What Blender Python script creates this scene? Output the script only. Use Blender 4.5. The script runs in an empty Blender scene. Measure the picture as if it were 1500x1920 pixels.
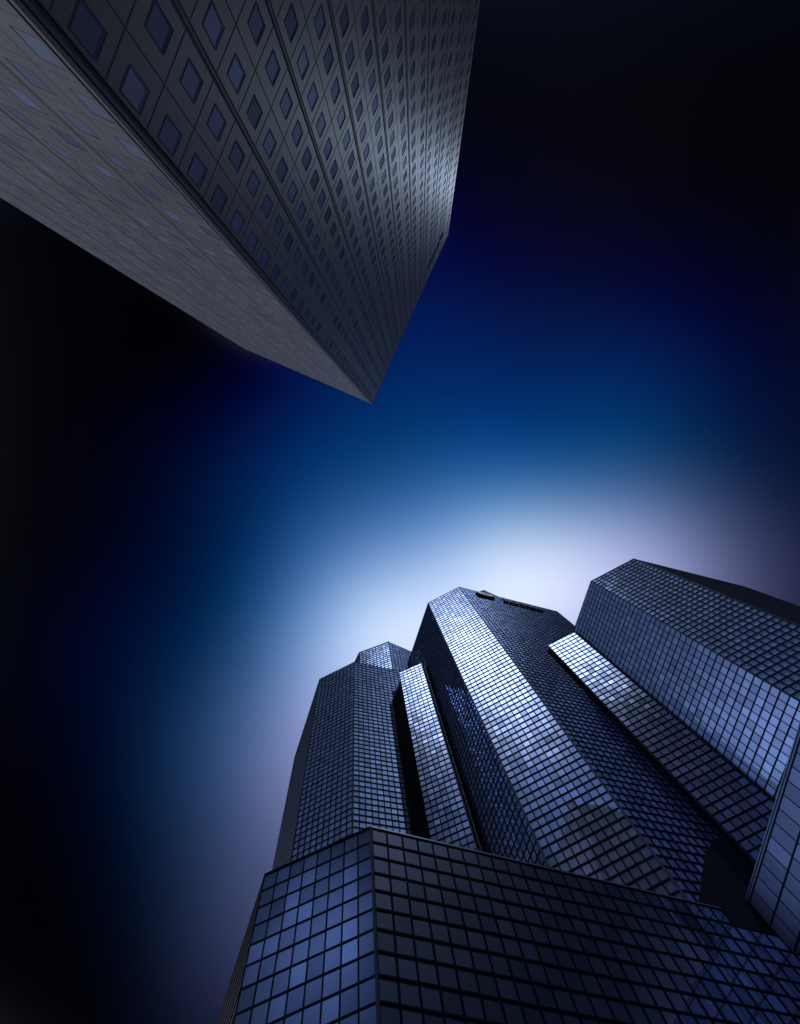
import bpy, math, random
import numpy as np
from mathutils import Vector, Matrix
from mathutils.bvhtree import BVHTree
random.seed(7)
rng = np.random.default_rng(7)
SC = bpy.context.scene
COL = SC.collection

# ------------------------------------------------------------------ camera
cd = bpy.data.cameras.new("camera")
cam = bpy.data.objects.new("camera", cd)
COL.objects.link(cam)
cd.sensor_fit = 'VERTICAL'
cd.sensor_height = 36.0
cd.lens = 950.0 * 36.0 / 1920.0
cd.clip_start = 0.1
cd.clip_end = 6000
CAM = Vector((0, 0, 1.6))
# rows are the world axes seen from the camera: X right, Y towards the towers ahead, Z the zenith
RW = ((0.996357, 0.011037, -0.084561), (0.0, -0.991589, -0.129428), (-0.085278, 0.128957, -0.987977))
cam.matrix_world = Matrix.Translation(CAM) @ Matrix(RW).to_4x4()
SC.camera = cam

# ------------------------------------------------------------------ view
SC.view_settings.view_transform = 'Standard'
SC.view_settings.look = 'None'
SC.view_settings.exposure = 0.0
SC.view_settings.gamma = 1.0
SC.cycles.max_bounces = 8
SC.cycles.glossy_bounces = 5
SC.cycles.diffuse_bounces = 2
SC.cycles.use_denoising = True

# ------------------------------------------------------------------ sky: dusk glow behind the towers, near-black blue away from it
SKY = [  # direction, tightness, colour (display scale, raised to 2.2 below)
    (0.190, 0.366, 0.911, 10, 0.472, 0.558, 0.823),
    (0.513, 0.227, 0.828, 70, 0.351, 0.307, 0.342),
    (0.073, -0.230, 0.970, 10, -0.089, 0.064, 0.227),
    (-0.282, 0.236, 0.930, 70, -0.102, -0.034, -0.017),
    (-0.051, 0.559, 0.828, 70, 0.258, 0.194, 0.198),
    (0.507, -0.106, 0.855, 70, -0.049, 0.060, 0.112),
    (0.075, 0.004, 0.997, 70, -0.040, -0.031, -0.080),
    (0.319, 0.727, 0.608, 30, -0.058, -0.078, -0.104),
    (-0.488, 0.536, 0.689, 30, -0.044, -0.036, -0.019),
    (-0.138, 0.740, 0.659, 70, 0.159, 0.145, 0.203),
    (0.316, 0.004, 0.949, 70, -0.090, -0.036, -0.018),
    (0.313, 0.246, 0.917, 70, 0.387, 0.327, 0.178),
    (-0.169, 0.004, 0.986, 70, -0.038, -0.003, 0.022),
    (0.069, 0.368, 0.927, 70, 0.313, 0.246, 0.077),
    (-0.527, -0.094, 0.844, 30, -0.004, -0.023, -0.011),
    (0.060, -0.614, 0.787, 30, 0.039, -0.036, -0.100),
    (-0.466, 0.715, 0.522, 70, -0.001, -0.010, -0.025),
    (0.709, -0.090, 0.700, 70, -0.035, -0.005, 0.065),
    (-0.052, 0.365, 0.929, 70, 0.063, 0.111, 0.156),
    (0.041, 0.830, 0.556, 70, -0.036, -0.043, -0.022),
    (-0.261, 0.531, 0.806, 70, 0.019, 0.066, 0.108),
    (0.715, 0.191, 0.673, 70, 0.045, 0.018, 0.057),
    (0.378, 0.535, 0.756, 70, 0.112, 0.104, 0.145),
    (-0.310, -0.459, 0.833, 30, 0.023, -0.015, -0.058),
    (0.548, -0.489, 0.679, 30, 0.006, -0.007, -0.038),
    (-0.459, 0.313, 0.831, 70, -0.013, 0.018, 0.063),
    (0.716, 0.420, 0.558, 70, -0.026, -0.034, -0.033),
    (0.276, -0.412, 0.869, 70, 0.028, -0.054, -0.019),
    (0.553, -0.290, 0.781, 70, 0.009, -0.038, 0.034),
    (-0.263, -0.216, 0.940, 70, 0.008, -0.095, -0.101),
    (-0.262, 0.817, 0.514, 70, -0.034, -0.033, -0.033),
    (-0.600, 0.189, 0.778, 70, -0.002, -0.039, -0.036),
    (0.293, 0.461, 0.838, 70, 0.078, 0.067, 0.001),
    (-0.041, -0.329, 0.943, 70, 0.037, 0.003, 0.052),
]
FILL_LOBES = [  # added bright patches of unseen sky, for reflections and fill light (linear)
    (-0.137, -0.305, 0.942, 520, 1.80, 1.89, 2.16),
    (-0.158, -0.363, 0.918, 480, 2.40, 2.52, 2.88),
    (-0.172, -0.414, 0.894, 420, 2.60, 2.73, 3.12),
    (-0.171, -0.468, 0.867, 420, 2.20, 2.31, 2.64),
    (-0.202, -0.514, 0.833, 420, 1.30, 1.37, 1.56),
    (-0.259, -0.556, 0.790, 260, 0.138, 0.198, 0.358),
    (-0.213, -0.647, 0.732, 200, 0.110, 0.165, 0.310),
    (-0.047, -0.501, 0.864, 450, 3.40, 3.57, 4.08),
    (-0.044, -0.546, 0.836, 500, 2.40, 2.52, 2.88),
    (-0.223, -0.371, 0.902, 650, 1.80, 1.89, 2.16),
    (-0.249, -0.423, 0.871, 600, 1.20, 1.26, 1.44),
    (-0.556, -0.468, 0.687, 320, 0.28, 0.36, 0.62),
    (-0.594, -0.486, 0.641, 200, 0.080, 0.110, 0.210),
    (-0.747, 0.012, 0.664, 210, 0.270, 0.288, 0.408),
    (-0.803, 0.013, 0.595, 140, 0.150, 0.165, 0.240),
    (0.874, -0.208, 0.438, 90, 0.20, 0.24, 0.38),
    (-0.560, 0.790, 0.200, 110, 36.0, 37.0, 41.0),
    (-0.99, -0.08, 0.04, 18, 4.6, 5.6, 8.2),
    (0.10, -0.97, 0.22, 18, 0.10, 0.16, 0.45),
    (0.99, 0.05, 0.05, 20, 0.4, 0.45, 0.7),
]
world = bpy.data.worlds.new("World")
SC.world = world
world.use_nodes = True
nt = world.node_tree
for n in list(nt.nodes):
    nt.nodes.remove(n)
out = nt.nodes.new('ShaderNodeOutputWorld')
bg = nt.nodes.new('ShaderNodeBackground')
tc = nt.nodes.new('ShaderNodeTexCoord')
nrm = nt.nodes.new('ShaderNodeVectorMath'); nrm.operation = 'NORMALIZE'
nt.links.new(tc.outputs['Generated'], nrm.inputs[0])
SUN_DIR = Vector((0.40, -0.40, 1.0)).normalized()
sky = nt.nodes.new('ShaderNodeTexSky')
sky.sky_type = 'NISHITA'
sky.sun_disc = False
sky.sun_elevation = math.asin(SUN_DIR.z)
sky.sun_rotation = math.atan2(SUN_DIR.x, SUN_DIR.y)
sc0 = nt.nodes.new('ShaderNodeVectorMath'); sc0.operation = 'SCALE'
sc0.inputs['Scale'].default_value = 0.00015
nt.links.new(sky.outputs[0], sc0.inputs[0])
def lobes(table, acc):
    for (x, y, z, k, r, g, b) in table:
        v = Vector((x, y, z)).normalized()
        d = nt.nodes.new('ShaderNodeVectorMath'); d.operation = 'DOT_PRODUCT'
        nt.links.new(nrm.outputs[0], d.inputs[0]); d.inputs[1].default_value = v
        m = nt.nodes.new('ShaderNodeMath'); m.operation = 'MULTIPLY_ADD'
        nt.links.new(d.outputs['Value'], m.inputs[0]); m.inputs[1].default_value = k; m.inputs[2].default_value = -k
        e = nt.nodes.new('ShaderNodeMath'); e.operation = 'EXPONENT'
        nt.links.new(m.outputs[0], e.inputs[0])
        s = nt.nodes.new('ShaderNodeVectorMath'); s.operation = 'MULTIPLY_ADD'
        s.inputs[0].default_value = (r, g, b)
        nt.links.new(e.outputs[0], s.inputs[1])
        if acc is None: s.inputs[2].default_value = (0, 0, 0)
        else: nt.links.new(acc, s.inputs[2])
        acc = s.outputs[0]
    return acc
glow = lobes(SKY, None)
mxn = nt.nodes.new('ShaderNodeVectorMath'); mxn.operation = 'MAXIMUM'
nt.links.new(glow, mxn.inputs[0]); mxn.inputs[1].default_value = (0.004, 0.006, 0.045)
gm = nt.nodes.new('ShaderNodeVectorMath'); gm.operation = 'POWER'
nt.links.new(mxn.outputs[0], gm.inputs[0]); gm.inputs[1].default_value = (2.56, 2.40, 2.34)
ad = nt.nodes.new('ShaderNodeVectorMath'); ad.operation = 'ADD'
nt.links.new(gm.outputs[0], ad.inputs[0]); nt.links.new(sc0.outputs[0], ad.inputs[1])
acc = lobes(FILL_LOBES, ad.outputs[0])
nt.links.new(acc, bg.inputs['Color'])
bg.inputs['Strength'].default_value = 1.0
nt.links.new(bg.outputs[0], out.inputs['Surface'])

sd = bpy.data.lights.new("sun", 'SUN')
sd.energy = 0.42
sd.angle = math.radians(0.5)
sd.color = (0.62, 0.76, 1.0)
sun = bpy.data.objects.new("sun", sd)
COL.objects.link(sun)
sun.rotation_euler = SUN_DIR.to_track_quat('Z', 'Y').to_euler()

# ------------------------------------------------------------------ materials
def base_mat(name):
    m = bpy.data.materials.new(name)
    m.use_nodes = True
    t = m.node_tree
    p = t.nodes['Principled BSDF']
    return m, t, p

def glass_mat(name, tint, body, rough_mix=0.4, sharp=0.02, soft=0.40):
    """coated curtain wall glass: a clear mirror layer and a hazy one, every pane a little different"""
    m, t, p = base_mat(name)
    a = t.nodes.new('ShaderNodeAttribute'); a.attribute_name = 'pane'
    ramp = t.nodes.new('ShaderNodeMapRange')
    ramp.inputs['To Min'].default_value = 0.64; ramp.inputs['To Max'].default_value = 1.16
    t.links.new(a.outputs['Fac'], ramp.inputs['Value'])
    tn = t.nodes.new('ShaderNodeVectorMath'); tn.operation = 'SCALE'
    tn.inputs[0].default_value = tint
    t.links.new(ramp.outputs[0], tn.inputs['Scale'])
    geo = t.nodes.new('ShaderNodeTexCoord')
    no = t.nodes.new('ShaderNodeTexNoise'); no.inputs['Scale'].default_value = 0.55; no.inputs['Detail'].default_value = 1.0
    t.links.new(geo.outputs['Object'], no.inputs['Vector'])
    bp = t.nodes.new('ShaderNodeBump'); bp.inputs['Strength'].default_value = 0.10; bp.inputs['Distance'].default_value = 0.03
    t.links.new(no.outputs['Fac'], bp.inputs['Height'])
    g1 = t.nodes.new('ShaderNodeBsdfGlossy'); g1.inputs['Roughness'].default_value = sharp
    t.links.new(tn.outputs[0], g1.inputs['Color']); t.links.new(bp.outputs[0], g1.inputs['Normal'])
    g2 = t.nodes.new('ShaderNodeBsdfGlossy'); g2.inputs['Roughness'].default_value = soft
    t.links.new(tn.outputs[0], g2.inputs['Color'])
    mx = t.nodes.new('ShaderNodeMixShader'); mx.inputs[0].default_value = rough_mix
    t.links.new(g1.outputs[0], mx.inputs[1]); t.links.new(g2.outputs[0], mx.inputs[2])
    p.inputs['Base Color'].default_value = (*body, 1)
    p.inputs['Roughness'].default_value = 0.4
    lw = t.nodes.new('ShaderNodeFresnel'); lw.inputs['IOR'].default_value = 2.3
    mx2 = t.nodes.new('ShaderNodeMixShader')
    mr = t.nodes.new('ShaderNodeMapRange'); mr.inputs['From Max'].default_value = 1.0
    mr.inputs['To Min'].default_value = 0.55; mr.inputs['To Max'].default_value = 1.0
    t.links.new(lw.outputs[0], mr.inputs['Value'])
    t.links.new(mr.outputs[0], mx2.inputs[0])
    t.links.new(p.outputs[0], mx2.inputs[1]); t.links.new(mx.outputs[0], mx2.inputs[2])
    t.links.new(mx2.outputs[0], t.nodes['Material Output'].inputs['Surface'])
    return m

def plain_mat(name, col, rough=0.5, metal=0.0, var=0.15, scale=0.4, spec=0.5):
    m, t, p = base_mat(name)
    geo = t.nodes.new('ShaderNodeTexCoord')
    no = t.nodes.new('ShaderNodeTexNoise'); no.inputs['Scale'].default_value = scale; no.inputs['Detail'].default_value = 4
    t.links.new(geo.outputs['Object'], no.inputs['Vector'])
    mr = t.nodes.new('ShaderNodeMapRange'); mr.inputs['To Min'].default_value = 1 - var; mr.inputs['To Max'].default_value = 1 + var
    t.links.new(no.outputs['Fac'], mr.inputs['Value'])
    sc = t.nodes.new('ShaderNodeVectorMath'); sc.operation = 'SCALE'; sc.inputs[0].default_value = col
    t.links.new(mr.outputs[0], sc.inputs['Scale'])
    t.links.new(sc.outputs[0], p.inputs['Base Color'])
    p.inputs['Roughness'].default_value = rough
    p.inputs['Metallic'].default_value = metal
    p.inputs['Specular IOR Level'].default_value = spec
    return m

def panel_tone(m, lo=0.82, hi=1.16):
    """every cladding panel has a slightly different tone, with faint vertical weathering"""
    t = m.node_tree; p = t.nodes['Principled BSDF']
    src = p.inputs['Base Color'].links[0].from_socket
    a = t.nodes.new('ShaderNodeAttribute'); a.attribute_name = 'pane'
    mr = t.nodes.new('ShaderNodeMapRange'); mr.inputs['To Min'].default_value = lo; mr.inputs['To Max'].default_value = hi
    t.links.new(a.outputs['Fac'], mr.inputs['Value'])
    tcn = t.nodes.new('ShaderNodeTexCoord'); mp = t.nodes.new('ShaderNodeMapping'); mp.inputs['Scale'].default_value = (1.3, 1.3, 0.05)
    t.links.new(tcn.outputs['Object'], mp.inputs['Vector'])
    no = t.nodes.new('ShaderNodeTexNoise'); no.inputs['Scale'].default_value = 1.0; no.inputs['Detail'].default_value = 4
    t.links.new(mp.outputs[0], no.inputs['Vector'])
    mr2 = t.nodes.new('ShaderNodeMapRange'); mr2.inputs['To Min'].default_value = 0.7; mr2.inputs['To Max'].default_value = 1.3
    t.links.new(no.outputs['Fac'], mr2.inputs['Value'])
    mu = t.nodes.new('ShaderNodeMath'); mu.operation = 'MULTIPLY'
    t.links.new(mr.outputs[0], mu.inputs[0]); t.links.new(mr2.outputs[0], mu.inputs[1])
    sc = t.nodes.new('ShaderNodeVectorMath'); sc.operation = 'SCALE'
    t.links.new(src, sc.inputs[0]); t.links.new(mu.outputs[0], sc.inputs['Scale'])
    t.links.new(sc.outputs[0], p.inputs['Base Color'])

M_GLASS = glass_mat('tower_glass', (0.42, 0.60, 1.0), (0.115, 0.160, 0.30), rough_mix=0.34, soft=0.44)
M_GLASS_HAZY = glass_mat('hazy_tower_glass', (0.46, 0.58, 0.95), (0.02, 0.035, 0.10), rough_mix=0.68, soft=0.33)
M_GLASS_CLEAR = glass_mat('clear_tower_glass', (0.44, 0.57, 0.90), (0.008, 0.02, 0.06), rough_mix=0.14, soft=0.42)
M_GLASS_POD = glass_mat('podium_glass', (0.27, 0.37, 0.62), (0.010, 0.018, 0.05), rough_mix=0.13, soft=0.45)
M_GLASS_WING = glass_mat('wing_glass', (0.34, 0.45, 0.75), (0.035, 0.055, 0.14), rough_mix=0.25, soft=0.5)
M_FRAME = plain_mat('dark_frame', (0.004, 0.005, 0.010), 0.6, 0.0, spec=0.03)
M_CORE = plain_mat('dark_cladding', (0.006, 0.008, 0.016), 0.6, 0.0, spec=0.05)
M_RIB = plain_mat('ribbed_metal', (0.012, 0.020, 0.042), 0.5, 0.0, spec=0.15)
M_RAIL = plain_mat('rail_metal', (0.12, 0.16, 0.26), 0.35, 0.6)
M_TRIM = plain_mat('pale_trim', (0.10, 0.13, 0.22), 0.35, 0.6)
M_STONE = plain_mat('grey_panel', (0.036, 0.035, 0.040), 0.52, 0.0, var=0.22, scale=0.12, spec=0.62)
panel_tone(M_STONE)
M_JOINT = plain_mat('joint', (0.02, 0.022, 0.03), 0.6, 0.0)
M_WIN = glass_mat('window_glass', (0.13, 0.15, 0.22), (0.036, 0.040, 0.055), rough_mix=1.0, sharp=0.3, soft=0.5)
M_LETTER = plain_mat('letter_blue', (0.008, 0.02, 0.07), 0.7, spec=0.1)
M_LOGO = plain_mat('logo_pale', (0.30, 0.36, 0.55), 0.4)
M_GROUND = plain_mat('paving', (0.16, 0.16, 0.16), 0.8, 0.0, var=0.25, scale=0.3)
M_ROOF = plain_mat('roof_gravel', (0.08, 0.08, 0.08), 0.9)

# ------------------------------------------------------------------ mesh helpers
class MB:
    def __init__(s):
        s.v = []; s.f = []; s.t = []
    def quad(s, a, b, c, d, t=0.5):
        i = len(s.v); s.v += [a, b, c, d]; s.f.append((i, i+1, i+2, i+3)); s.t.append(t)
    def poly(s, pts, t=0.5):
        i = len(s.v); s.v += list(pts); s.f.append(tuple(range(i, i+len(pts)))); s.t.append(t)
    def hexa(s, p):  # p: 8 points, bottom ring then top ring
        i = len(s.v); s.v += list(p)
        for f in ((0, 3, 2, 1), (4, 5, 6, 7), (0, 1, 5, 4), (1, 2, 6, 5), (2, 3, 7, 6), (3, 0, 4, 7)):
            s.f.append(tuple(i+j for j in f)); s.t.append(0.5)
    def build(s, name, mat, parent=None, attr=False):
        me = bpy.data.meshes.new(name)
        me.from_pydata([tuple(q) for q in s.v], [], s.f)
        me.materials.append(mat)
        if attr:
            at = me.attributes.new('pane', 'FLOAT', 'FACE')
            at.data.foreach_set('value', s.t)
        me.update()
        o = bpy.data.objects.new(name, me)
        COL.objects.link(o)
        if parent is not None:
            o.parent = parent
            o.matrix_parent_inverse = Matrix.Translation(-Vector(parent.location))
        return o

def empty(name, loc, label, cat, group=None):
    o = bpy.data.objects.new(name, None)
    o.location = loc
    COL.objects.link(o)
    o['label'] = label; o['category'] = cat
    if group: o['group'] = group
    return o

OCC_V, OCC_F = [], []        # all big walls, for telling which panes the photograph shows
PENDING = []                  # (root, material, panes, part name)

class Wall:
    """one flat facade: origin a (plan), along to b, z0..z1, optional lean (plan metres per metre of height, about the roof height)"""
    def __init__(s, a, b, z0, z1, lean=(0, 0)):
        s.a = Vector((a[0], a[1], 0)); s.b = Vector((b[0], b[1], 0))
        s.L = (s.b - s.a).length; s.u = (s.b - s.a) / s.L
        s.n = Vector((s.u.y, -s.u.x, 0))          # outward when the camera side is to the right of a->b
        s.z0, s.z1 = z0, z1
        s.lean = Vector((lean[0], lean[1], 0))
    def p(s, u, z, d=0.0):
        q = s.a + s.u*u + s.n*d + s.lean*(z - s.z1)
        return Vector((q.x, q.y, z))
    def box(s, mb, u0, u1, za, zb, d0, d1):
        mb.hexa([s.p(u0, za, d0), s.p(u1, za, d0), s.p(u1, za, d1), s.p(u0, za, d1),
                 s.p(u0, zb, d0), s.p(u1, zb, d0), s.p(u1, zb, d1), s.p(u0, zb, d1)])
    def occ(s):
        i = len(OCC_V)
        OCC_V.extend([s.p(0, s.z0, -0.3), s.p(s.L, s.z0, -0.3), s.p(s.L, s.z1, -0.3), s.p(0, s.z1, -0.3)])
        OCC_F.append((i, i+1, i+2, i+3))

def prism(root, name, plan, z0, z1, mat, inset=0.0, lean=(0, 0), zt=None):
    """solid body; plan runs so that outward is to the right of each edge"""
    zt = z1 if zt is None else zt
    c = Vector((sum(p[0] for p in plan)/len(plan), sum(p[1] for p in plan)/len(plan), 0))
    pts = []
    n = len(plan)
    for i in range(n):
        p0, p1, p2 = (Vector((*plan[(i+k) % n], 0)) for k in (-1, 0, 1))
        d1 = (p1-p0).normalized(); d2 = (p2-p1).normalized()
        n1 = Vector((d1.y, -d1.x, 0)); n2 = Vector((d2.y, -d2.x, 0))
        m = (n1+n2); m = m / max(0.2, m.length_squared) * 2
        pts.append(p1 - m*inset)
    ln = Vector((lean[0], lean[1], 0))
    bot = [Vector((*(p + ln*(z0-zt)).xy, z0)) for p in pts]
    top = [Vector((*(p + ln*(z1-zt)).xy, z1)) for p in pts]
    mb = MB()
    for i in range(n):
        j = (i+1) % n
        mb.quad(bot[i], bot[j], top[j], top[i])
    mb.poly(top); mb.poly(bot[::-1])
    for i in range(n):
        j = (i+1) % n
        k = len(OCC_V)
        OCC_V.extend([bot[i], bot[j], top[j], top[i]]); OCC_F.append((k, k+1, k+2, k+3))
    return mb.build(name, mat, root)

def curtain(root, W, ncol, row, panes, wm=0.20, hm=0.20, dm=0.15, dh=0.17, tilt=0.006, top=0.0, top_band=0.0):
    """curtain wall: panes plus a grid of horizontal and vertical bars standing proud of them"""
    zt = W.z1 - top_band
    nrow = int(math.floor((zt - W.z0) / row + 1e-6))
    cw = W.L / ncol
    for r in range(nrow + 1):
        z1 = zt - r*row
        z0 = max(W.z0, z1 - row)
        if z1 - z0 < 0.05: continue
        for c in range(ncol):
            u0, u1 = c*cw, (c+1)*cw
            tx, tz = rng.normal(0, tilt, 2)
            cu, cz = (u0+u1)/2, (z0+z1)/2
            q = []
            for (uu, zz) in ((u0, z0), (u1, z0), (u1, z1), (u0, z1)):
                q.append(W.p(uu, zz, 0.03 + tx*(uu-cu) + tz*(zz-cz)))
            panes.append((q, float(rng.random()) if rng.random() > .06 else 1.25))
    mb = MB()
    for r in range(nrow + 2):
        z = zt - r*row
        if z < W.z0: break
        W.box(mb, 0, W.L, z - hm/2, z + hm/2, -0.05, dh)
    for c in range(ncol + 1):
        u = c*cw
        w = wm if 0 < c < ncol else wm*1.6
        W.box(mb, max(0, u - w/2), min(W.L, u + w/2), W.z0, zt, -0.05, dm)
    mb.build('mullion_grid', M_FRAME, root)
    if top_band:
        m2 = MB(); W.box(m2, 0, W.L, zt + 0.08, W.z1, -0.05, 0.10); m2.build('parapet_band', M_TRIM, root)

def add(p, ang, L):
    return (p[0] + L*math.cos(math.radians(ang)), p[1] + L*math.sin(math.radians(ang)))

def roof_rail(root, W, h=0.9):
    mb = MB()
    W.box(mb, 0, W.L, W.z1 + h - 0.07, W.z1 + h, -0.25, -0.18)
    n = max(2, int(W.L/1.5))
    for i in range(n+1):
        u = W.L*i/n
        W.box(mb, max(0, u-0.03), min(W.L, u+0.03), W.z1, W.z1+h-0.07, -0.25, -0.19)
    mb.build('roof_rail', M_RAIL, root)

def corner_trim(root, W, at_end=False, w=0.16, d=0.22):
    mb = MB()
    u = W.L if at_end else 0
    W.box(mb, u-w, u+w, W.z0, W.z1, -0.05, d)
    mb.build('corner_trim', M_RIB, root)

def ribbed(root, W, step=1.9, name='side_cladding', rails=(), mat=None):
    mb = MB()
    W.box(mb, 0, W.L, W.z0, W.z1, -0.15, 0.02)
    z = W.z1
    while z > W.z0:
        W.box(mb, 0, W.L, z-0.25, z, 0.02, 0.09); z -= step
    mb.build(name, mat or M_RIB, root)
    if rails:
        for u in rails:
            m2 = MB()
            W.box(m2, u-0.09, u+0.09, W.z0, W.z1, 0.25, 0.45)
            z = W.z1 - 1
            while z > W.z0:
                W.box(m2, u-0.05, u+0.05, z-0.1, z, 0.02, 0.25); z -= 3.8
            m2.build('guide_rail', M_RAIL, root)

ROW = 1.9
PZ = 50.92     # podium roof
def ctr(plan): return (sum(p[0] for p in plan)/len(plan), sum(p[1] for p in plan)/len(plan))

# ------------------------------------------------------------------ ground
g = MB()
g.quad((-3000, -3000, 0), (3000, -3000, 0), (3000, 3000, 0), (-3000, 3000, 0))
go = g.build('ground', M_GROUND); go['kind'] = 'structure'

# ------------------------------------------------------------------ podium
B1, B2, B3, B4 = (-10.19, 45.25), (1.14, 40.46), (41.89, 53.79), (50.49, 56.60)
B0 = add(B1, 108, 36)
pc = (5, 60, 0)
podium = empty('podium_building', pc, 'broad low glass podium with large square panes, at the foot of the dark towers', 'building')
uB = (Vector((*B3, 0)) - Vector((*B2, 0))).normalized()
plan = [B0, B1, B2, B3, (44.6, 59.5), (50.3, 61.0), (54.3, 60.0), (54.6, 57.0), (70, 38), (86, 30), (127, 40), (112, 86), (60, 135), (-40, 130)]
prism(podium, 'wall', plan, 0, PZ, M_CORE, inset=0.08)
# the stepped end
s1 = (B3[0] + uB.x*5.9, B3[1] + uB.y*5.9)
prism(podium, 'stepped_wall', [B3, s1, (48.5, 58.5), (44.5, 60)], 0, PZ - ROW*1.05, M_CORE, inset=0.08)
prism(podium, 'stepped_wall', [s1, B4, (50.35, 58.4), (48.6, 58.4)], 0, PZ - ROW*2.1, M_CORE, inset=0.08)
pp = []
Wl = Wall(B1, B2, 0, PZ)
curtain(podium, Wl, 8, ROW, pp, wm=0.14, hm=0.18, dm=0.06, dh=0.08, tilt=0.006)
corner_trim(podium, Wl, True, 0.14, 0.10)
Wr = Wall(B2, B3, 0, PZ)
curtain(podium, Wr, 25, ROW, pp, wm=0.17, hm=0.18, dm=0.10, dh=0.12, tilt=0.006)
Ws = Wall(B3, s1, 0, PZ - ROW*1.05)
curtain(podium, Ws, 3, ROW, pp, wm=0.17, hm=0.18, dm=0.10, dh=0.12, tilt=0.006)
Wt = Wall(s1, B4, 0, PZ - ROW*2.1)
curtain(podium, Wt, 2, ROW, pp, wm=0.17, hm=0.18, dm=0.10, dh=0.12, tilt=0.006)
ribbed(podium, Wall(B0, B1, 0, PZ), mat=M_FRAME)
for W in (Wl, Wr):
    m = MB(); W.box(m, 0, W.L, PZ, PZ+0.18, -0.3, 0.16); m.build('roof_coping', M_RAIL if W is Wr else M_FRAME, podium)
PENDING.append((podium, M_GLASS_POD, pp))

# ------------------------------------------------------------------ wing on the right, nearest wall
R0, R1 = (50.63, 59.30), (57.7, 25.0)
wing = empty('wing_building', (70, 30, 0), 'low glass wing cut off by the right edge, its roof line climbing beside the towers', 'building')
prism(wing, 'wall', [R0, R1, (86, 21), (86, 29.4), (69.3, 37.4), (53.4, 56.4), (53.0, 59.3)], 0, 57.0, M_CORE, inset=0.08)
pp = []
Wg = Wall(R0, R1, 0, 57.0)
curtain(wing, Wg, 18, 3.4, pp, wm=0.14, hm=0.26, dm=0.05, dh=0.06, tilt=0.002, top_band=0.35)
m = MB(); Wg.box(m, 0, Wg.L, 57.0, 57.15, -0.3, 0.25); m.build('roof_coping', M_RAIL, wing)
PENDING.append((wing, M_GLASS_WING, pp))

# ------------------------------------------------------------------ tower A, left
A0, A1, A2, A3 = (-24.37, 115.82), (-14.45, 85.29), (-1.67, 79.19), (15.51, 83.38)
tA = empty('glass_tower', (*ctr([A0, A1, A2, A3]), PZ), 'leftmost dark glass tower with one corner facing the viewer, rising from the podium', 'tower')
prism(tA, 'wall', [A0, A1, A2, A3, add(A3, 108, 30)], PZ, 180.5, M_CORE, inset=0.08)
pp = []
W1 = Wall(A1, A2, PZ, 180.5); W2 = Wall(A2, A3, PZ, 180.5)
curtain(tA, W1, 10, ROW, pp); curtain(tA, W2, 12, ROW, pp)
corner_trim(tA, W1, True)
ribbed(tA, Wall(A0, A1, PZ, 180.5))
roof_rail(tA, W1); roof_rail(tA, W2)
m = MB()  # added dark sheet with a slanted top, imitating a dark reflection on the panes
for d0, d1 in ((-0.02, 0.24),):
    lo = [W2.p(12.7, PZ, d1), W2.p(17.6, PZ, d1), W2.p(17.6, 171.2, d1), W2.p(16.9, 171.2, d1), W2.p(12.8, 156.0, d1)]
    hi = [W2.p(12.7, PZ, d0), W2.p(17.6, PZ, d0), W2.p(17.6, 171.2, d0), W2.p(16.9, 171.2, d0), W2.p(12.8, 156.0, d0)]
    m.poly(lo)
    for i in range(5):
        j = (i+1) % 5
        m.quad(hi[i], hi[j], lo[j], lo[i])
m.build('dark_overlay', M_FRAME, tA)
PENDING.append((tA, M_GLASS, pp))

# ------------------------------------------------------------------ tower G, rear
G0, G1, G2, G3 = (-1.75, 94.09), (0.4, 89.75), (13.06, 85.3), (24.4, 90.8)
G0 = add(G1, 116, 22)
G1b, G2b, G3b = G1, G2, G3
tG = empty('glass_tower', (*ctr([G0, G1, G2, G3]), 180.6), 'small far glass tower top peeking up between the leftmost and the tallest central tower', 'tower')
prism(tG, 'wall', [G0, G1, G2, G3, add(G3, 116, 20)], 180.6, 214.7, M_CORE, inset=0.08)
pp = []
W1 = Wall(G1, G2, 180.6, 214.7); W2 = Wall(G2, G3, 180.6, 214.7); W0 = Wall(G0, G1, 180.6, 214.7)
curtain(tG, W0, 14, ROW, pp); curtain(tG, W1, 9, ROW, pp, dh=0.2, hm=0.3, top_band=1.0); curtain(tG, W2, 8, ROW, pp, top_band=1.0)
corner_trim(tG, W1, True)
PENDING.append((tG, M_GLASS, pp))

# ------------------------------------------------------------------ tower C, central
C1, C2, C3 = (28.48, 63.47), (41.14, 57.09), (82.83, 68.63)
C0 = add(C1, 108, 42)
HC = 199.5
tC = empty('glass_tower', (*ctr([C0, C1, C2, C3]), PZ), 'tallest central glass tower with a round emblem and letters by its roof', 'tower')
prism(tC, 'wall', [C0, C1, C2, C3, add(C3, 108, 42)], PZ, HC, M_CORE, inset=0.08)
pp = []
W0 = Wall(C0, C1, PZ, HC); W1 = Wall(C1, C2, PZ, HC); W2 = Wall(C2, C3, PZ, HC)
curtain(tC, W0, 29, ROW, pp, tilt=0.008); curtain(tC, W1, 10, ROW, pp, tilt=0.005, hm=0.22); pp2 = []; curtain(tC, W2, 30, ROW, pp2, tilt=0.008)
corner_trim(tC, W1, True); corner_trim(tC, W1, False)
roof_rail(tC, W1)
PENDING.append((tC, M_GLASS_CLEAR, pp, 65)); PENDING.append((tC, M_GLASS_HAZY, pp2, 35))
m = MB()     # dark sheet with a curved top, low on the right hand facade
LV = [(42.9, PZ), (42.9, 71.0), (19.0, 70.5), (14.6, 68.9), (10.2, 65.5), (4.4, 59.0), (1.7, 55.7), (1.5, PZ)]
m.poly([W2.p(u, z, 0.24) for u, z in LV])
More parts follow.
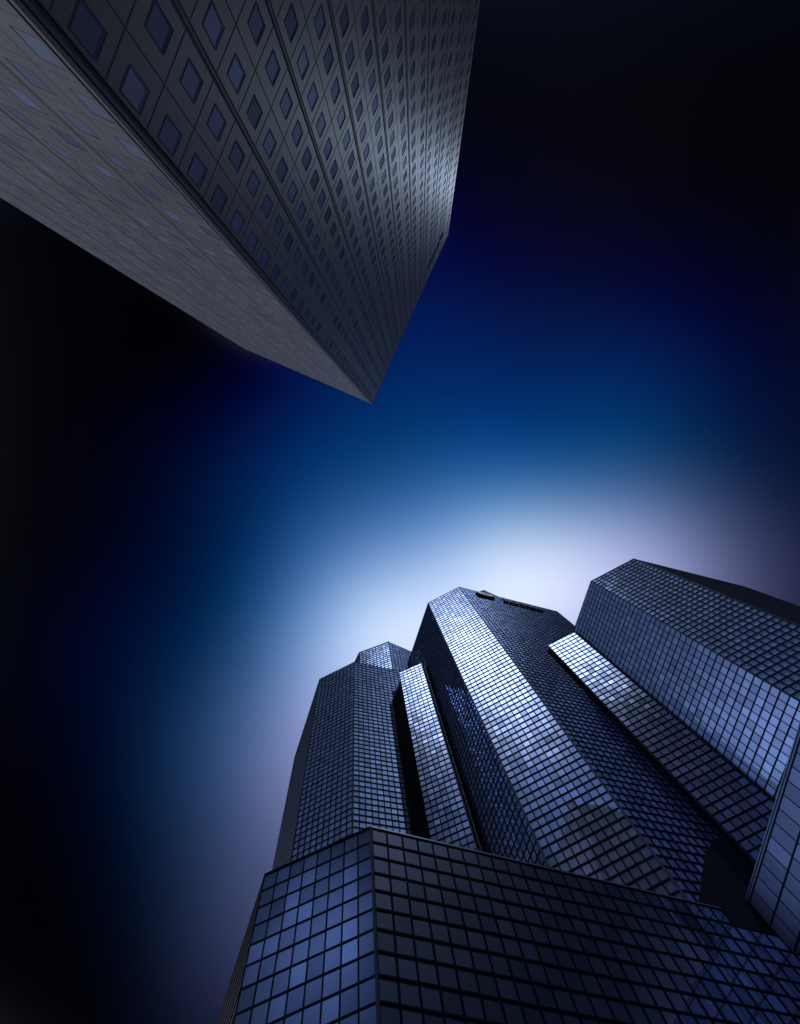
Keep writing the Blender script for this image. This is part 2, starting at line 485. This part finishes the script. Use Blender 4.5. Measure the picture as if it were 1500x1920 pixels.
for i in range(len(LV)):
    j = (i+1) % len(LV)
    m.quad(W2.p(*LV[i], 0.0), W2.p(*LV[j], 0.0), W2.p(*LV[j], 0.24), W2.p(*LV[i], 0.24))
m.build('dark_overlay', M_CORE, tC)
m = MB()  # thin upright ribs on the dark sheet
for k in range(9):
    u = 5.0 + k*1.7
    W2.box(m, u-0.03, u+0.03, PZ, min(70.0, 57.5 + (u-4.4)*1.1), 0.24, 0.30)
m.build('overlay_rib', M_RIB, tC)
P0, P1, P2 = (49.62, 64.17), (54.79, 62.39), (71.27, 70.31)
ph = prism(tC, 'roof_penthouse', [P0, P1, P2, add(P2, 108, 14), add(P0, 108, 14)], HC+0.02, 212.8, M_RIB)
# sign on the right hand facade
def oval(W, cu, cz, ru, rz, d0, d1, n=40, hole=None):
    mb = MB()
    ring = [(cu + ru*math.cos(2*math.pi*i/n), cz + rz*math.sin(2*math.pi*i/n)) for i in range(n)]
    if hole is None:
        mb.poly([W.p(u, z, d1) for u, z in ring])
        inner = None
    else:
        inner = [(hole[0] + hole[2]*math.cos(2*math.pi*i/n), hole[1] + hole[3]*math.sin(2*math.pi*i/n)) for i in range(n)]
        for i in range(n):
            j = (i+1) % n
            mb.quad(W.p(*ring[i], d1), W.p(*ring[j], d1), W.p(*inner[j], d1), W.p(*inner[i], d1))
            mb.quad(W.p(*inner[i], d1), W.p(*inner[j], d1), W.p(*inner[j], d0), W.p(*inner[i], d0))
    for i in range(n):
        j = (i+1) % n
        mb.quad(W.p(*ring[i], d0), W.p(*ring[j], d0), W.p(*ring[j], d1), W.p(*ring[i], d1))
    return mb
sg = oval(W2, 9.7, 194.0, 4.0, 2.3, 0.2, 1.0).build('roof_emblem', M_FRAME, tC)
oval(W2, 9.7, 194.2, 3.5, 1.9, 1.0, 1.12, hole=(9.6, 194.2, 1.7, 0.6)).build('emblem_disc', M_LOGO, sg)

def text_mesh(name, body, W, u0, zb, width, height, depth, d, mat, parent, rev=False):
    """each letter a mesh of its own on the wall"""
    n = len(body)
    x = 0.0
    items = []
    for ch in body:
        cu = bpy.data.curves.new('tmp', 'FONT'); cu.body = ch; cu.extrude = 0.5; cu.size = 1.0
        ob = bpy.data.objects.new('tmp', cu); COL.objects.link(ob)
        dg = bpy.context.evaluated_depsgraph_get()
        me = bpy.data.meshes.new_from_object(ob.evaluated_get(dg))
        bpy.data.objects.remove(ob)
        xs = [v.co.x for v in me.vertices]
        items.append((me, min(xs), x, max(xs)-min(xs)))
        x += (max(xs)-min(xs)) + 0.30
    tot = x - 0.30
    for me, x0, xo, w in items:
        for v in me.vertices:
            uu = (v.co.x - x0 + xo)/tot*width
            uu = u0 - uu if rev else u0 + uu
            zz = zb + v.co.y/0.70*height
            dd = d + (v.co.z + 0.5)*depth
            v.co = W.p(uu, zz, dd)
        me.materials.clear(); me.materials.append(mat)
        o = bpy.data.objects.new('sign_letter', me); COL.objects.link(o)
        o.parent = parent; o.matrix_parent_inverse = Matrix.Translation(-Vector(parent.location))
text_mesh('sign', 'TOTAL', W2, 17.0, 192.6, 17.0, 3.1, 0.5, 0.35, M_LOGO, tC)
for uu in (17.0,):
    m = MB(); W2.box(m, uu, uu+17.0, 192.1, 192.4, 0.2, 0.85); m.build('sign_rail', M_FRAME, tC)

# ------------------------------------------------------------------ tower E, slim, between A and C
E0, E1, E2 = (14.12, 79.33), (22.07, 76.07), (24.76, 80.75)
HE = 171.0
tE = empty('glass_tower', (*ctr([E0, E1, E2]), PZ), 'slim narrow glass tower between the leftmost and the tallest central tower', 'tower')
e3 = add(E0, 75, 3.4)
prism(tE, 'wall', [E0, E1, E2, (18.5, 83.2)], PZ, HE, M_CORE, inset=0.08)
pp = []
W1 = Wall(E0, E1, PZ, HE)
curtain(tE, W1, 6, ROW, pp, dm=0.12)
ribbed(tE, Wall(E1, E2, PZ, HE), rails=(1.6, 3.4))
corner_trim(tE, W1, True)
PENDING.append((tE, M_GLASS_CLEAR, pp))

# ------------------------------------------------------------------ tower F, slim, right of C
F0, F1, Fb = (57.58, 60.39), (65.81, 56.42), (62.33, 69.32)
Fs = (61.1, 61.8)
HF = 145.35
tF = empty('glass_tower', (*ctr([F0, F1]), PZ), 'slim glass tower with white top rows, between the central and the right tower', 'tower')
Fd = (60.9, 66.6-4.6)
FB = add(F0, 62, 3.2)
prism(tF, 'wall', [FB, F0, F1, add(F1, 62, 5.5)], PZ, HF, M_CORE, inset=0.08)
pp = []
W1 = Wall(F0, F1, PZ, HF)
curtain(tF, W1, 6, ROW, pp, dm=0.12)
ribbed(tF, Wall(FB, F0, PZ, HF), rails=(0.7, 1.9))
corner_trim(tF, W1, False, 0.12, 0.12)
corner_trim(tF, W1, True, 0.08, 0.12)
PENDING.append((tF, M_GLASS_CLEAR, pp))

# ------------------------------------------------------------------ tower D, right
D1, D2, D3 = (71.54, 41.27), (84.81, 34.5), (122.64, 44.36)
D0 = add(D1, 107, 34)
HD = 147.63
tD = empty('glass_tower', (*ctr([D0, D1, D2, D3]), PZ), 'wide dark glass tower at the right edge, its roof corner rising towards the sky', 'tower')
prism(tD, 'wall', [D0, D1, D2, D3, add(D3, 107, 34)], PZ, HD, M_CORE, inset=0.08)
pp = []
W0 = Wall(D0, D1, PZ, HD); W1 = Wall(D1, D2, PZ, HD)
curtain(tD, W0, 23, ROW, pp, dh=0.12, wm=0.15, dm=0.08, hm=0.22, tilt=0.006)
roof_rail(tD, W0); roof_rail(tD, W1)
curtain(tD, W1, 10, ROW, pp, wm=0.22, dm=0.15)
ribbed(tD, Wall(D2, D3, PZ, HD))
corner_trim(tD, W1, False, 0.12, 0.15); corner_trim(tD, W1, True, 0.12, 0.15)
PENDING.append((tD, M_GLASS, pp))

# ------------------------------------------------------------------ grey slab tower overhead
HT = 163.0
LEAN = (0.1205, 0.0198)
T0, T1, T2 = (-33.5, -29.2), (4.96, -13.04), (28.42, -63.51)
T3 = (T0[0]+T2[0]-T1[0], T0[1]+T2[1]-T1[1])
tT = empty('slab_tower', (-20, -40, 0), 'huge grey panelled tower overhead with rows of small windows and a sharp corner', 'tower')
plan = [T1, T0, T3, T2]      # outward to the right of each edge
prism(tT, 'wall', plan, 0, HT, M_CORE, inset=0.30, lean=LEAN)
wins = []
def slab_face(W, nbay, per, nfl, hw, hh):
    mb = MB(); jm = MB()
    cw = W.L/(nbay*per); top = 3.2
    fh = (W.z1 - top)/nfl
    RD = 0.04
    mb.quad(W.p(0, W.z1-top, 0), W.p(W.L, W.z1-top, 0), W.p(W.L, W.z1, 0), W.p(0, W.z1, 0))
    for r in range(nfl):
        zb = W.z1 - top - (r+1)*fh
        for c in range(nbay*per):
            u0 = c*cw; u1 = u0+cw
            a0 = u0 + cw*(1-hw)/2; a1 = u1 - cw*(1-hw)/2
            z0 = zb; z1 = zb+fh; b0 = zb + fh*(1-hh)*0.55; b1 = b0 + fh*hh
            P = W.p; tn = float(rng.random())
            mb.quad(P(u0, z0), P(u1, z0), P(u1, b0), P(u0, b0), tn)
            mb.quad(P(u0, b1), P(u1, b1), P(u1, z1), P(u0, z1), tn)
            mb.quad(P(u0, b0), P(a0, b0), P(a0, b1), P(u0, b1), tn)
            mb.quad(P(a1, b0), P(u1, b0), P(u1, b1), P(a1, b1), tn)
            mb.quad(P(a0, b0), P(a1, b0), P(a1, b0, -RD), P(a0, b0, -RD), tn)
            mb.quad(P(a0, b1), P(a0, b1, -RD), P(a1, b1, -RD), P(a1, b1), tn)
            mb.quad(P(a0, b0), P(a0, b0, -RD), P(a0, b1, -RD), P(a0, b1), tn)
            mb.quad(P(a1, b0), P(a1, b1), P(a1, b1, -RD), P(a1, b0, -RD), tn)
            g = 0.028
            # dark gasket round the opening
            W.box(jm, a0-g, a0, b0-g, b1+g, -0.02, 0.012); W.box(jm, a1, a1+g, b0-g, b1+g, -0.02, 0.012)
            W.box(jm, a0, a1, b0-g, b0, -0.02, 0.012); W.box(jm, a0, a1, b1, b1+g, -0.02, 0.012)
            tx, tz = rng.normal(0, 0.004, 2); cu = (a0+a1)/2; cz = (b0+b1)/2
            wins.append(([P(uu, zz, -RD+0.03+tx*(uu-cu)+tz*(zz-cz)) for uu, zz in ((a0, b0), (a1, b0), (a1, b1), (a0, b1))], float(rng.random())))
    # joints: strong one every bay, fine ones between
    for k in range(1, nbay):
        u = k*per*cw
        W.box(jm, u-0.07, u+0.07, 0, W.z1, -0.02, 0.03)
        W.box(mb, u+0.22, u+0.30, 0, W.z1, -0.01, 0.02)
    for k in range(nbay*per):
        if k % per:
            u = k*cw
            W.box(jm, u-0.02, u+0.02, 0, W.z1-top, -0.02, 0.01)
    for r in range(nfl+1):
        z = W.z1 - top - r*fh
        W.box(jm, 0, W.L, z-0.015, z+0.015, -0.02, 0.008)
    return mb, jm
WTl = Wall(T0, T1, 0, HT, LEAN); WTr = Wall(T1, T2, 0, HT, LEAN)
# outward normal check: left face looks to +Y, right face to +X
for W in (WTl, WTr):
    pass
WTl.n = -WTl.n if WTl.n.y < 0 else WTl.n
WTr.n = -WTr.n if WTr.n.x < 0 else WTr.n
for W, nb in ((WTl, 7), (WTr, 9)):
    mb, jm = slab_face(W, nb, 2, 46, 0.40, 0.48)
    mb.build('facade_panel', M_STONE, tT, attr=True)
    jm.build('facade_joint', M_JOINT, tT)
m = MB(); WTl.box(m, WTl.L-0.7, WTl.L-0.45, 0, HT, 0, 0.12); WTl.box(m, WTl.L-0.1, WTl.L+0.12, 0, HT, 0.0, 0.2); m.build('corner_trim', M_STONE, tT)
m = MB(); WTr.box(m, 0.12, 0.42, 0, HT, 0, 0.10); WTr.box(m, 0.56, 0.62, 0, HT, 0, 0.14); m.build('corner_trim', M_JOINT, tT)
for W in (WTl, WTr):
    m = MB(); W.box(m, 0, W.L, HT, HT+0.25, -0.4, 0.06); m.build('roof_coping', M_STONE, tT)
# unreadable raised letters along the roof line: irregular strokes
strokes = [((51.0, 151.6), (49.1, 151.9), 1.0), ((48.5, 151.7), (47.0, 152.3), 0.9), ((46.7, 152.2), (45.6, 153.2), 1.3),
           ((45.3, 151.7), (44.2, 152.0), 1.6), ((43.9, 152.6), (42.8, 152.5), 1.1), ((42.4, 151.9), (40.4, 152.5), 0.8)]
for (ua, za), (ub, zb), hgt in strokes:
    m = MB()
    m.hexa([WTr.p(ua, za, 0.02), WTr.p(ub, zb, 0.02), WTr.p(ub, zb, 0.16), WTr.p(ua, za, 0.16),
            WTr.p(ua-0.2, za+hgt, 0.02), WTr.p(ub+0.2, zb+hgt*0.8, 0.02), WTr.p(ub+0.2, zb+hgt*0.8, 0.16), WTr.p(ua-0.2, za+hgt, 0.16)])
    m.build('sign_letter', M_LETTER, tT)
PENDING.append((tT, M_WIN, wins))

# ------------------------------------------------------------------ panes: the 100 that show largest as parts, the rest of a building in one
bvh = BVHTree.FromPolygons([tuple(v) for v in OCC_V], OCC_F)
MX = np.array(RW)
def screen(v):
    d = np.array(v - CAM) @ MX        # world -> camera
    return (750 + 950*d[0]/-d[2], 960 - 950*d[1]/-d[2]) if d[2] < -1e-3 else None
for root, mat, panes, *quota in PENDING:
    quota = quota[0] if quota else 100
    sc = []
    for i, (q, t) in enumerate(panes):
        P = [screen(v) for v in q]
        if any(p is None for p in P): continue
        cx = sum(p[0] for p in P)/4; cy = sum(p[1] for p in P)/4
        if not (0 < cx < 1500 and 0 < cy < 1920): continue
        a = abs(sum(P[k][0]*P[(k+1) % 4][1] - P[(k+1) % 4][0]*P[k][1] for k in range(4)))/2
        sc.append((a, i))
    sc.sort(reverse=True)
    chosen = set()
    for a, i in sc:
        if len(chosen) >= quota: break
        c = sum(panes[i][0], Vector())/4
        d = c - CAM; L = d.length; d.normalize()
        h = bvh.ray_cast(CAM, d, L - 0.5)
        if h[0] is None: chosen.add(i)
    rest = MB()
    for i, (q, t) in enumerate(panes):
        if i in chosen:
            m = MB(); m.quad(*q, t); m.build('window_pane', mat, root, attr=True)
        else:
            rest.quad(*q, t)
    o = rest.build('window_glazing', mat, root, attr=True)
    o['kind'] = 'stuff'
